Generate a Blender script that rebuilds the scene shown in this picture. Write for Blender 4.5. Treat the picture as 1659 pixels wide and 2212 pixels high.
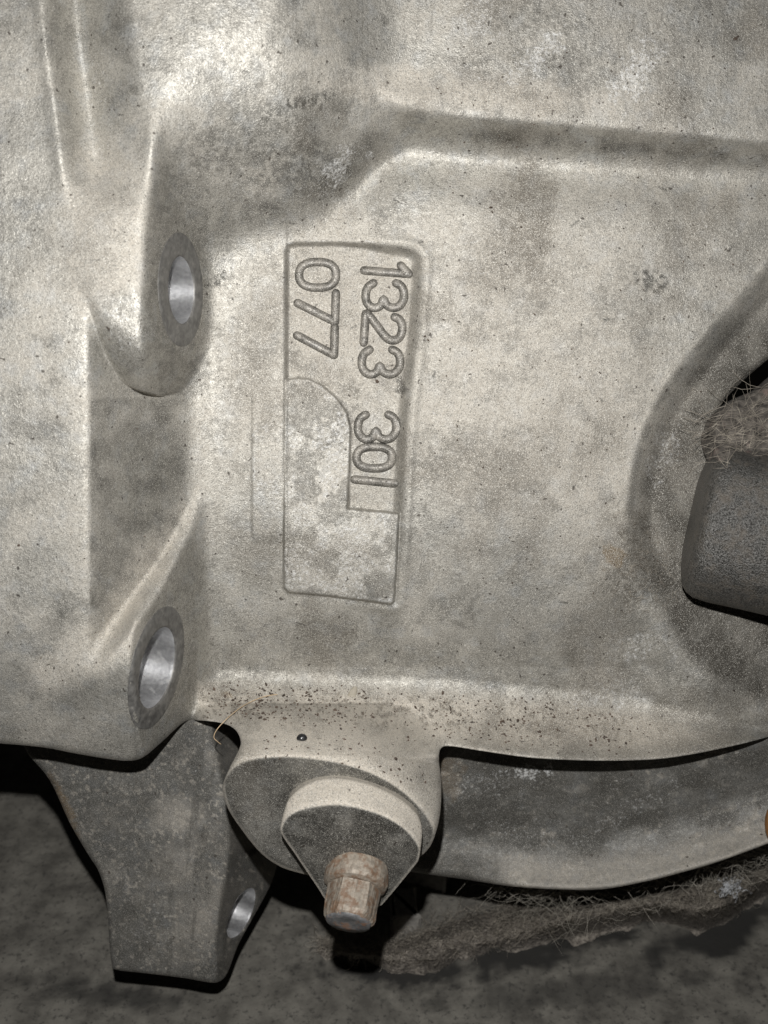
import bpy, math, random
import numpy as np
from mathutils import Vector

for o in list(bpy.data.objects):
    bpy.data.objects.remove(o)
S = bpy.context.scene
COL = S.collection
rng = np.random.default_rng(7)
random.seed(7)

# ------------------------------------------------------------------ camera, light, exposure
U = 0.00015            # one modelling unit = 0.15 mm
D = 2400.0             # distance of the wall from the lens, in units
PITCH = math.radians(25)
CAM = np.array([0.0, 0.0, 2451 * U])
RIGHT = np.array([1.0, 0, 0])
UPV = np.array([0, math.sin(PITCH), math.cos(PITCH)])
BACK = np.array([0, -math.cos(PITCH), math.sin(PITCH)])

cam_d = bpy.data.cameras.new('camera')
cam = bpy.data.objects.new('camera', cam_d)
COL.objects.link(cam)
cam.location = CAM
cam.rotation_euler = (math.pi / 2 - PITCH, 0, 0)
cam_d.sensor_fit = 'VERTICAL'
cam_d.sensor_height = 36
cam_d.sensor_width = 27
cam_d.lens = 36 * D / 2212
cam_d.clip_start = 0.005
cam_d.clip_end = 20
cam_d.dof.use_dof = True
cam_d.dof.focus_distance = 2420 * U
cam_d.dof.aperture_fstop = 16.0
S.camera = cam

world = bpy.data.worlds.new('World')
S.world = world
world.use_nodes = True
bg = world.node_tree.nodes['Background']
bg.inputs[0].default_value = (1.0, 0.97, 0.92, 1)
bg.inputs[1].default_value = 0.008

ld = bpy.data.lights.new('phone_flash', 'SPOT')
ld.shadow_soft_size = 0.0028
ld.spot_size = math.radians(125)
ld.spot_blend = 1.0
ld.energy = 8.1
ld.color = (1.0, 0.992, 0.98)
lo = bpy.data.objects.new('phone_flash', ld)
COL.objects.link(lo)
lp = CAM + U * (-45 * RIGHT + 300 * UPV + 10 * BACK)
lo.location = lp
aim = CAM + U * (-90 * RIGHT + 330 * UPV - 2400 * BACK)
lo.rotation_euler = Vector(aim - lp).to_track_quat('-Z', 'Y').to_euler()

S.view_settings.view_transform = 'Standard'
S.view_settings.look = 'None'
S.view_settings.exposure = 0
S.view_settings.gamma = 1

# ------------------------------------------------------------------ maths helpers
def P3(px, py, h):
    """point of the place: photo column/row of the sight line and height h towards the lens -> metres"""
    px, py, h = np.broadcast_arrays(np.asarray(px, float), np.asarray(py, float), np.asarray(h, float))
    k = (D - h) / D
    X = (px - 829.5) * k
    Y = -(py - 1106.0) * k
    Z = -(D - h)
    return CAM + U * (X[..., None] * RIGHT + Y[..., None] * UPV + Z[..., None] * BACK)

def project(p):
    q = (np.asarray(p) - CAM) / U
    X, Y, Z = q @ RIGHT, q @ UPV, q @ BACK
    return np.stack([829.5 + X * D / (-Z), 1106 - Y * D / (-Z)], -1)

def sm(t):
    t = np.clip(t, 0, 1)
    return t * t * (3 - 2 * t)

def smax(a, b, k):
    return 0.5 * (a + b + np.sqrt((a - b) ** 2 + k * k))

def smin(a, b, k):
    return 0.5 * (a + b - np.sqrt((a - b) ** 2 + k * k))

def pmax(a, b, k):
    t = np.clip(0.5 + 0.5 * (a - b) / k, 0, 1)
    return b + (a - b) * t + k * t * (1 - t) * 0.5

def curve1(pts, soft=18):
    xs = np.array([p[0] for p in pts], float)
    ys = np.array([p[1] for p in pts], float)
    g = np.arange(xs[0] - 200, xs[-1] + 200, 2.0)
    v = np.interp(g, xs, ys)
    r = int(soft * 1.5)
    k = np.exp(-0.5 * (np.arange(-r, r + 1) * 2.0 / soft) ** 2)
    k /= k.sum()
    v = np.convolve(np.pad(v, r, mode='edge'), k, mode='valid')
    return lambda x: np.interp(x, g, v)

def catmull(pts, n=6, closed=True):
    p = np.array(pts, float)
    m = len(p)
    out = []
    for i in range(m if closed else m - 1):
        if closed:
            a, b, c, d = p[i - 1], p[i], p[(i + 1) % m], p[(i + 2) % m]
        else:
            a, b, c, d = p[max(i - 1, 0)], p[i], p[i + 1], p[min(i + 2, m - 1)]
        for t in np.linspace(0, 1, n, endpoint=False):
            out.append(0.5 * (2 * b + (c - a) * t + (2 * a - 5 * b + 4 * c - d) * t * t + (3 * b - a - 3 * c + d) * t ** 3))
    if not closed:
        out.append(p[-1])
    return np.array(out)

def seg_dist(x, y, a, b):
    ax, ay = a
    dx, dy = b[0] - a[0], b[1] - a[1]
    t = np.clip(((x - ax) * dx + (y - ay) * dy) / (dx * dx + dy * dy + 1e-9), 0, 1)
    return np.hypot(x - ax - t * dx, y - ay - t * dy), t

def sd_poly(x, y, poly):
    """signed distance to a closed outline, negative inside"""
    d = np.full(x.shape, 1e9)
    ins = np.zeros(x.shape, bool)
    n = len(poly)
    for i in range(n):
        a, b = poly[i], poly[(i + 1) % n]
        dd, _ = seg_dist(x, y, a, b)
        d = np.minimum(d, dd)
        if a[1] != b[1]:
            c = ((a[1] > y) != (b[1] > y)) & (x < (b[0] - a[0]) * (y - a[1]) / (b[1] - a[1]) + a[0])
            ins ^= c
    return np.where(ins, -d, d)

def sd_line(x, y, pts):
    """signed distance to an open line (positive on its left when walking, image rows down) and 0..1 along it"""
    best = np.full(x.shape, 1e9)
    sg = np.ones(x.shape)
    tt = np.zeros(x.shape)
    n = len(pts) - 1
    for i in range(n):
        a, b = pts[i], pts[i + 1]
        d, t = seg_dist(x, y, a, b)
        cr = (b[0] - a[0]) * (y - a[1]) - (b[1] - a[1]) * (x - a[0])
        w = d < best
        best = np.where(w, d, best)
        sg = np.where(w, np.where(cr < 0, 1, -1), sg)
        tt = np.where(w, (i + t) / n, tt)
    return best * sg, tt

_tab = {}
def vn(x, y, scale, seed):
    if seed not in _tab:
        _tab[seed] = np.random.default_rng(1000 + seed).random((256, 256)) * 2 - 1
    T = _tab[seed]
    fx, fy = np.asarray(x) / scale + 37.3, np.asarray(y) / scale + 91.7
    ix, iy = np.floor(fx).astype(int), np.floor(fy).astype(int)
    tx, ty = fx - ix, fy - iy
    tx, ty = tx * tx * tx * (tx * (tx * 6 - 15) + 10), ty * ty * ty * (ty * (ty * 6 - 15) + 10)
    ix0, iy0, ix1, iy1 = ix & 255, iy & 255, (ix + 1) & 255, (iy + 1) & 255
    a = T[iy0, ix0] * (1 - tx) + T[iy0, ix1] * tx
    b = T[iy1, ix0] * (1 - tx) + T[iy1, ix1] * tx
    return a * (1 - ty) + b * ty

def fbm(x, y, scale, seed, n=4):
    v, a = 0, 1.0
    for i in range(n):
        c, s = math.cos(0.6 * i), math.sin(0.6 * i)
        v = v + a * vn(x * c - y * s, x * s + y * c, scale, seed * 10 + i)
        scale *= 0.5
        a *= 0.55
    return v / 1.6

def blob(x, y, cx, cy, rx, ry, ang=0, rough=0.5, seed=1, soft=0.5):
    c, s = math.cos(math.radians(ang)), math.sin(math.radians(ang))
    u = ((x - cx) * c + (y - cy) * s) / rx
    v = (-(x - cx) * s + (y - cy) * c) / ry
    r = np.hypot(u, v) + rough * fbm(x, y, max(min(rx, ry), 8), seed, 4)
    return sm((1 - r) / soft + 0.5)

# ------------------------------------------------------------------ object helpers
def put(name, me, parent=None):
    o = bpy.data.objects.new(name, me)
    COL.objects.link(o)
    if me is not None and len(me.vertices):
        n = len(me.vertices)
        co = np.empty(n * 3)
        me.vertices.foreach_get('co', co)
        co = co.reshape(-1, 3)
        c = 0.5 * (co.min(0) + co.max(0))
        co -= c
        me.vertices.foreach_set('co', co.ravel())
        me.update()
        w = np.zeros(3)
        q = parent
        while q is not None:
            w += np.array(q.location)
            q = q.parent
        o.location = c - w
    if parent is not None:
        o.parent = parent
    return o

def tag(o, label=None, cat=None, group=None, kind=None):
    for k, v in (('label', label), ('category', cat), ('group', group), ('kind', kind)):
        if v:
            o[k] = v
    return o

def mesh_np(name, V, F, mat, attrs=None, smooth=True):
    me = bpy.data.meshes.new(name)
    V = np.asarray(V, float)
    F = np.asarray(F, np.int32)
    k = F.shape[1]
    me.vertices.add(len(V))
    me.vertices.foreach_set('co', V.ravel())
    me.loops.add(F.size)
    me.loops.foreach_set('vertex_index', F.ravel())
    me.polygons.add(len(F))
    me.polygons.foreach_set('loop_start', np.arange(0, F.size, k, dtype=np.int32))
    me.polygons.foreach_set('use_smooth', np.full(len(F), smooth))
    me.update(calc_edges=True)
    for an, av in (attrs or {}).items():
        a = me.attributes.new(an, 'FLOAT', 'POINT')
        a.data.foreach_set('value', np.asarray(av, np.float32))
    me.materials.append(mat)
    return me

def mesh_py(name, V, F, mat, smooth=True):
    me = bpy.data.meshes.new(name)
    me.from_pydata([tuple(v) for v in V], [], [tuple(f) for f in F])
    me.update()
    me.polygons.foreach_set('use_smooth', np.full(len(F), smooth))
    me.materials.append(mat)
    return me

def relief(name, outline, hfun, step, mat, parent=None, afun=None, skirt=300, rnd=0, cuts=()):
    """a cast surface standing at height hfun over the sight plane, cut to an outline, with sides running back"""
    outline = np.asarray(outline, float)
    x0, y0 = outline.min(0) - 2 * step
    x1, y1 = outline.max(0) + 2 * step
    gx = np.arange(x0, x1, step)
    gy = np.arange(y0, y1, step)
    X, Y = np.meshgrid(gx, gy)
    sd = sd_poly(X, Y, outline)
    for c in cuts:
        sd = np.maximum(sd, -sd_poly(X, Y, np.asarray(c)))
    gy_, gx_ = np.gradient(sd, step)
    cs = 0.25 * (sd[:-1, :-1] + sd[1:, :-1] + sd[:-1, 1:] + sd[1:, 1:])
    keep = cs < 0
    idx = np.arange(X.size).reshape(X.shape)
    q = np.stack([idx[:-1, :-1], idx[1:, :-1], idx[1:, 1:], idx[:-1, 1:]], -1)[keep]
    cnt = np.bincount(q.ravel(), minlength=X.size)
    bd = (cnt > 0) & (cnt < 4)
    sdf, gxf, gyf = sd.ravel(), gx_.ravel(), gy_.ravel()
    gl = np.hypot(gxf, gyf) + 1e-6
    xf, yf = X.ravel().copy(), Y.ravel().copy()
    mv = bd & (np.abs(sdf) < 1.6 * step)
    xf[mv] -= (sdf * gxf / gl)[mv]
    yf[mv] -= (sdf * gyf / gl)[mv]
    sdf = np.where(mv, 0, sdf)
    used = cnt > 0
    remap = np.cumsum(used) - 1
    xf, yf, sdf = xf[used], yf[used], sdf[used]
    q = remap[q]
    h = hfun(xf, yf)
    if rnd:
        t = np.clip(-sdf / rnd, 0, 1)
        h = h - rnd * (1 - np.sqrt(1 - (1 - t) ** 2))
    V = P3(xf, yf, h)
    # sides
    e = np.concatenate([q[:, [0, 1]], q[:, [1, 2]], q[:, [2, 3]], q[:, [3, 0]]])
    es = np.sort(e, 1)
    key = es[:, 0].astype(np.int64) * (len(xf) + 1) + es[:, 1]
    _, inv, c = np.unique(key, return_inverse=True, return_counts=True)
    be = e[c[inv] == 1]
    if len(cuts):
        dout = np.abs(sd_poly(xf[be[:, 0]], yf[be[:, 0]], outline))
        be = be[dout < 3 * step]
    bv = np.unique(be)
    m = np.full(len(xf), -1)
    m[bv] = np.arange(len(bv))
    n0 = len(V)
    Vt = V[bv]
    Vb = V[bv] - U * skirt * BACK
    V = np.concatenate([V, Vt, Vb])
    a, b = m[be[:, 0]], m[be[:, 1]]
    sk = np.stack([n0 + b, n0 + a, n0 + a + len(bv), n0 + b + len(bv)], -1)
    Fq = np.concatenate([q, sk])
    attrs = {}
    if afun:
        for k, v in afun(xf, yf).items():
            v = np.clip(v, 0, 1)
            attrs[k] = np.concatenate([v, v[bv], v[bv]])
    return put(name, mesh_np(name, V, Fq, mat, attrs), parent)

# ------------------------------------------------------------------ materials
def nodes_of(m):
    m.use_nodes = True
    nt = m.node_tree
    return nt, nt.nodes, nt.links

def mixc(nt, fac, a, b):
    n = nt.nodes.new('ShaderNodeMix')
    n.data_type = 'RGBA'
    for sock, v in ((n.inputs[0], fac), (n.inputs[6], a), (n.inputs[7], b)):
        if hasattr(v, 'is_linked'):
            nt.links.new(v, sock)
        elif isinstance(v, tuple):
            sock.default_value = (*v, 1)
        else:
            sock.default_value = v
    return n.outputs[2]

def math_n(nt, op, a, b=None, clamp=False):
    n = nt.nodes.new('ShaderNodeMath')
    n.operation = op
    n.use_clamp = clamp
    for sock, v in ((n.inputs[0], a), (n.inputs[1], b)):
        if v is None:
            continue
        if hasattr(v, 'is_linked'):
            nt.links.new(v, sock)
        else:
            sock.default_value = v
    return n.outputs[0]

def noise_n(nt, scale, detail=2, rough=0.5, vec=None):
    n = nt.nodes.new('ShaderNodeTexNoise')
    n.inputs['Scale'].default_value = scale
    n.inputs['Detail'].default_value = detail
    n.inputs['Roughness'].default_value = rough
    nt.links.new(vec if vec is not None else coords(nt), n.inputs['Vector'])
    return n.outputs['Fac']

def coords(nt):
    n = nt.nodes.get('pos')
    if n is None:
        n = nt.nodes.new('ShaderNodeTexCoord')
        n.name = 'pos'
    return n.outputs['Object']

def ramp(nt, fac, lo_, hi):
    n = nt.nodes.new('ShaderNodeMapRange')
    n.inputs[1].default_value = lo_
    n.inputs[2].default_value = hi
    nt.links.new(fac, n.inputs[0])
    n.clamp = True
    return n.outputs[0]

def attr(nt, name):
    n = nt.nodes.new('ShaderNodeAttribute')
    n.attribute_name = name
    return n.outputs['Fac']

def cast_material(name, base, metal=0.62, rough=0.57, dark=(0.055, 0.052, 0.045), grain=1.0):
    m = bpy.data.materials.new(name)
    nt, N, L = nodes_of(m)
    b = N['Principled BSDF']
    big = noise_n(nt, 90, 5, 0.6)
    mid = noise_n(nt, 520, 4, 0.65)
    fine = noise_n(nt, 2300, 2, 0.6)
    tiny = noise_n(nt, 4200, 1, 0.5)
    c = mixc(nt, ramp(nt, big, 0.35, 0.65), tuple(v * 0.90 for v in base), tuple(v * 1.07 for v in base))
    c = mixc(nt, math_n(nt, 'MULTIPLY', ramp(nt, mid, 0.5, 0.72), 0.42), c, tuple(v * 0.55 for v in base))
    gran = noise_n(nt, 950, 4, 0.75)
    c = mixc(nt, math_n(nt, 'MULTIPLY', ramp(nt, gran, 0.50, 0.66), 0.5), c, (base[0] * 0.50, base[1] * 0.485, base[2] * 0.45))
    c = mixc(nt, math_n(nt, 'MULTIPLY', ramp(nt, gran, 0.46, 0.33), 0.4), c, tuple(v * 1.35 for v in base))
    cool = (base[0] * 0.98, base[1] * 1.06, base[2] * 1.2)
    c = mixc(nt, math_n(nt, 'MULTIPLY', ramp(nt, noise_n(nt, 160, 4, 0.6), 0.5, 0.7), 0.5), c, cool)
    dust = attr(nt, 'dust')
    dn = math_n(nt, 'ADD', dust, math_n(nt, 'MULTIPLY', math_n(nt, 'SUBTRACT', mid, 0.5), 0.9), True)
    dn = math_n(nt, 'MULTIPLY', dn, ramp(nt, dust, 0.0, 0.15))
    c = mixc(nt, dn, c, (0.455, 0.41, 0.345))
    oil_shade = attr(nt, 'oil_shade')  # oil stains, plus shade painted as dark colour
    on = math_n(nt, 'ADD', math_n(nt, 'MULTIPLY', oil_shade, 1.15), math_n(nt, 'MULTIPLY', math_n(nt, 'SUBTRACT', math_n(nt, 'ADD', math_n(nt, 'MULTIPLY', fine, 0.5), math_n(nt, 'MULTIPLY', mid, 0.5)), 0.5), 1.7), True)
    on = math_n(nt, 'MULTIPLY', on, ramp(nt, oil_shade, 0.0, 0.12))
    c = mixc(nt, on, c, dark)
    ox_sheen = attr(nt, 'oxide_sheen')  # white oxide, plus painted highlights
    xn = math_n(nt, 'ADD', ox_sheen, math_n(nt, 'MULTIPLY', math_n(nt, 'SUBTRACT', noise_n(nt, 1000, 4, 0.7), 0.66), 4.0), True)
    xn = math_n(nt, 'MULTIPLY', xn, 0.8)
    xn = math_n(nt, 'MULTIPLY', xn, ramp(nt, ox_sheen, 0.0, 0.2))
    c = mixc(nt, xn, c, (0.72, 0.72, 0.71))
    c = mixc(nt, math_n(nt, 'MULTIPLY', attr(nt, 'rust'), ramp(nt, fine, 0.3, 0.6)), c, (0.20, 0.115, 0.03))
    c = mixc(nt, math_n(nt, 'MULTIPLY', attr(nt, 'soil_shade'), ramp(nt, fine, 0.25, 0.55)), c, (0.12, 0.10, 0.075))
    # salt and pepper of the sand-cast skin
    c = mixc(nt, math_n(nt, 'MULTIPLY', ramp(nt, fine, 0.51, 0.66), 0.6 * grain), c, tuple(v * 0.42 for v in base))
    c = mixc(nt, math_n(nt, 'MULTIPLY', ramp(nt, tiny, 0.57, 0.70), 0.65 * grain), c, (0.74, 0.71, 0.64))
    sp = noise_n(nt, 760, 0, 0.5)
    c = mixc(nt, math_n(nt, 'MULTIPLY', ramp(nt, sp, 0.80, 0.83), 0.8), c, (0.05, 0.04, 0.032))
    L.new(c, b.inputs['Base Color'])
    met = math_n(nt, 'MULTIPLY', math_n(nt, 'SUBTRACT', 1.0, math_n(nt, 'MAXIMUM', dn, xn), True), metal)
    L.new(met, b.inputs['Metallic'])
    rg = math_n(nt, 'ADD', math_n(nt, 'MULTIPLY', mid, 0.22), rough - 0.1)
    rg = math_n(nt, 'ADD', rg, math_n(nt, 'MULTIPLY', dn, 0.3), True)
    L.new(rg, b.inputs['Roughness'])
    bp = N.new('ShaderNodeBump')
    bp.inputs['Strength'].default_value = 0.8 * grain
    bp.inputs['Distance'].default_value = 0.00016
    hh = math_n(nt, 'ADD', math_n(nt, 'MULTIPLY', fine, 1.0), math_n(nt, 'MULTIPLY', mid, 0.35))
    L.new(hh, bp.inputs['Height'])
    L.new(bp.outputs[0], b.inputs['Normal'])
    return m

def plain_material(name, a, bcol, scale=900, metal=0.0, rough=0.7, bump=0.0002, third=None, tscale=200, tlo=0.5, thi=0.65, amount=1.0):
    m = bpy.data.materials.new(name)
    nt, N, L = nodes_of(m)
    b = N['Principled BSDF']
    n1 = noise_n(nt, scale, 4, 0.6)
    c = mixc(nt, ramp(nt, n1, 0.35, 0.65), a, bcol)
    if third:
        n2 = noise_n(nt, tscale, 5, 0.7)
        f = math_n(nt, 'MULTIPLY', ramp(nt, n2, tlo, thi), amount)
        c = mixc(nt, f, c, third)
        L.new(math_n(nt, 'MULTIPLY', math_n(nt, 'SUBTRACT', 1.0, f), metal), b.inputs['Metallic'])
    else:
        b.inputs['Metallic'].default_value = metal
    L.new(c, b.inputs['Base Color'])
    L.new(math_n(nt, 'ADD', math_n(nt, 'MULTIPLY', n1, 0.2), rough - 0.1), b.inputs['Roughness'])
    if bump:
        bp = N.new('ShaderNodeBump')
        bp.inputs['Strength'].default_value = 0.7
        bp.inputs['Distance'].default_value = bump
        L.new(n1, bp.inputs['Height'])
        L.new(bp.outputs[0], b.inputs['Normal'])
    return m

M_CASE = cast_material('cast_aluminium', (0.425, 0.407, 0.365), grain=1.35)
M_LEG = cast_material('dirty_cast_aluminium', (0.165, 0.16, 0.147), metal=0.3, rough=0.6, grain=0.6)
M_DIGIT = cast_material('cast_digit', (0.25, 0.235, 0.212), metal=0.45, rough=0.5, grain=1.35)
M_RING = plain_material('greasy_machined_face', (0.115, 0.112, 0.106), (0.22, 0.213, 0.20), 500, 0.4, 0.5, 0.00008, (0.32, 0.30, 0.27), 400, 0.55, 0.72, 0.6)
M_BORE = plain_material('bright_bored_metal', (0.52, 0.52, 0.53), (0.66, 0.66, 0.66), 900, 0.9, 0.33, 0.00003, (0.33, 0.31, 0.27), 300, 0.58, 0.72, 0.5)
M_BOLT = plain_material('rusty_bolt_steel', (0.22, 0.19, 0.155), (0.34, 0.295, 0.24), 900, 0.3, 0.6, 0.0002, (0.14, 0.078, 0.043), 300, 0.46, 0.60, 0.85)
M_BOLTEND = plain_material('dark_bolt_end', (0.14, 0.14, 0.145), (0.30, 0.30, 0.30), 700, 0.4, 0.5, 0.0001, (0.34, 0.15, 0.06), 300, 0.55, 0.66, 0.8)
M_FLOOR = plain_material('concrete_floor', (0.085, 0.079, 0.068), (0.185, 0.174, 0.15), 75, 0, 0.9, 0.0014, (0.04, 0.038, 0.034), 380, 0.53, 0.66, 0.8)
M_PIPE = plain_material('dark_pipe_metal', (0.028, 0.027, 0.024), (0.19, 0.185, 0.175), 1900, 0.6, 0.42, 0.0009, (0.10, 0.085, 0.068), 220, 0.46, 0.66, 0.75)
M_FLUFF = plain_material('matted_dust', (0.06, 0.052, 0.044), (0.27, 0.24, 0.205), 750, 0, 0.95, 0.0012)
M_MAT = plain_material('pipe_dust', (0.03, 0.026, 0.022), (0.13, 0.115, 0.098), 420, 0, 0.95, 0.0012, (0.15, 0.10, 0.085), 160, 0.58, 0.68, 0.7)
M_HAIR = plain_material('dust_hair', (0.20, 0.175, 0.145), (0.38, 0.34, 0.28), 300, 0, 0.8, 0)
M_WEB = plain_material('cobweb_threads', (0.34, 0.31, 0.26), (0.58, 0.54, 0.46), 300, 0, 0.8, 0)
M_GRIT = plain_material('dark_grit', (0.03, 0.022, 0.016), (0.10, 0.07, 0.05), 300, 0, 0.7, 0)
M_FIBRE = plain_material('tan_fibre', (0.50, 0.36, 0.22), (0.58, 0.44, 0.28), 200, 0, 0.6, 0)
M_BEAD = plain_material('black_seed', (0.012, 0.012, 0.013), (0.02, 0.02, 0.02), 500, 0, 0.25, 0)
M_SEED = plain_material('dry_flake', (0.26, 0.23, 0.18), (0.36, 0.33, 0.27), 600, 0, 0.7, 0.0001)
M_BLOCK = plain_material('grey_block', (0.17, 0.16, 0.145), (0.27, 0.255, 0.23), 400, 0, 0.85, 0.0003)
M_WHITE = plain_material('white_web', (0.62, 0.64, 0.66), (0.75, 0.76, 0.78), 300, 0, 0.8, 0)
M_RUST = plain_material('orange_rust', (0.20, 0.085, 0.02), (0.30, 0.14, 0.04), 400, 0, 0.7, 0.0002)

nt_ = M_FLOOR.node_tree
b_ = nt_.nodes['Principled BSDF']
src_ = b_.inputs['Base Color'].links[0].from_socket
nt_.links.new(mixc(nt_, attr(nt_, 'oil_shade'), src_, (0.02, 0.019, 0.017)), b_.inputs['Base Color'])  # dark colour for the shade patches painted on the floor

# ------------------------------------------------------------------ the gearbox casing, its shape
_g = np.arange(-300, 2400, 2.0)
_s = curve1([(-300, 0.02), (100, -0.02), (500, -0.06), (900, -0.12), (1200, -0.24), (1430, -0.36), (1700, -0.36)], 60)(_g)
_B = np.cumsum(_s) * 2.0
_B -= np.interp(900, _g, _B)
def base(y):
    return np.interp(y, _g, _B)

c_yt = curve1([(340, 190), (430, 30), (520, -20), (720, 0), (790, 120), (850, 238), (1000, 250), (1300, 272), (1700, 308)], 30)
c_yf = curve1([(340, 540), (430, 540), (520, 500), (640, 486), (720, 446), (780, 386), (830, 340), (880, 330), (1000, 352), (1300, 372), (1700, 400)], 22)
c_U = curve1([(-100, 271), (0, 281), (190, 300), (340, 318), (450, 316), (600, 300), (700, 235), (760, 165), (850, 100), (1000, 96), (1700, 84)], 40)
c_xl1 = curve1([(-100, 345), (250, 345), (300, 340), (400, 328), (540, 308), (640, 310), (740, 328), (900, 350)], 25)
c_xr1 = curve1([(200, 490), (300, 478), (400, 460), (500, 450), (600, 447), (900, 447)], 40)
c_yc1 = curve1([(150, 690), (190, 745), (230, 803), (285, 842), (345, 858), (395, 847), (440, 812), (470, 760)], 14)
c_yu2 = curve1([(-60, 1470), (120, 1440), (200, 1372), (250, 1318), (300, 1256), (350, 1186), (390, 1110), (414, 1066), (440, 1000)], 14)
c_ylt = curve1([(400, 1440), (700, 1452), (1000, 1464), (1300, 1490), (1500, 1530), (1700, 1590)], 40)
c_ylb = curve1([(400, 1560), (520, 1574), (950, 1618), (1150, 1638), (1400, 1642), (1700, 1590)], 40)
c_A = curve1([(400, 165), (520, 180), (1150, 180), (1400, 140), (1560, 100), (1700, 50)], 60)
GROOVE = catmull([(74, -300), (95, 40), (120, 230), (140, 390), (152, 500)], 5, False)
RIDGE = catmull([(1720, 470), (1650, 570), (1570, 660), (1500, 742), (1440, 820), (1400, 890), (1370, 970), (1352, 1060), (1346, 1150),
                 (1362, 1240), (1396, 1330), (1450, 1420), (1530, 1500), (1700, 1570)], 4, False)
def c4(x, y):
    return (548.6 + 0.3968 * x, 493.7 + 0.3968 * y)
PAD = np.array([(612, 545), (618, 526), (640, 521), (720, 520), (790, 523), (870, 530), (900, 538), (914, 556), (913, 620), (906, 716), (896, 800), (887, 867), (880, 960), (876, 1041),
                (869, 1168), (862, 1260), (858, 1303), (840, 1306), (720, 1294), (625, 1282), (611, 1271), (609, 1150), (611, 900)], float)
PLATE = np.array([c4(*p) for p in [(172, 822), (240, 812), (300, 818), (370, 850), (450, 920), (505, 995), (527, 1080), (524, 1250), (514, 1520), (797, 1546),
                  (784, 1800), (770, 2030), (748, 2052), (650, 2037), (400, 2007), (185, 1987), (157, 1955), (155, 1640), (160, 1300)]])
def c7(x, y):
    return (438.9 + 0.3307 * x, 1426.4 + 0.3307 * y)
BOSS = catmull([(482, 1702), (489, 1674), (515, 1648), (562, 1635), (625, 1632), (705, 1640), (785, 1660), (853, 1694), (902, 1735), (930, 1772),
                (939, 1798), (927, 1830), (900, 1856), (860, 1880), (780, 1900), (700, 1896), (640, 1884), (598, 1868), (555, 1834), (500, 1760)], 4)
COVER = catmull([c7(*p) for p in [(511, 1130), (520, 1062), (560, 1008), (640, 968), (760, 943), (900, 938), (1040, 963), (1180, 1010), (1300, 1080), (1380, 1158),
                 (1416, 1225), (1406, 1295), (1375, 1345), (1200, 1560), (1140, 1610), (980, 1640), (820, 1580), (745, 1480), (600, 1265)]], 4)

def h_boss_plane(y):
    return 205 - 0.62 * (y - 1640)

def plate_height(x, y):
    cap = 300 + 0.10 * (x - 190) + 22 * sm((x - 60) / 160) * sm((y - 1340) / 120) - 0.0011 * np.clip(y - 1380, 0, 400) ** 2
    pocket = smin(300 + 0.10 * (x - 190) - 0.0011 * np.clip(y - 1380, 0, 400) ** 2, 1.43 * (402 - x), 16)
    lcap = 308 + 0.06 * (x - 190)
    l1 = smin(lcap, 2.3 * (c_xr1(y) - x), 30) - 60 * sm((215 - x) / 150)
    qd = y - c_yc1(x)
    l1 = l1 - 115 * np.clip((qd + 130) / 130, 0, 1) ** 2.2 - 260 * sm((qd + 3) / 9)
    l1 = np.where(x > 500, -500, l1)
    f2 = smin(cap, 2.25 * (427 - x), 12)
    rise = sm((y - c_yu2(x)) / 95)
    l2 = pocket + (f2 - pocket) * rise
    return smax(smax(pocket, l1, 10), l2, 4)

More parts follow.
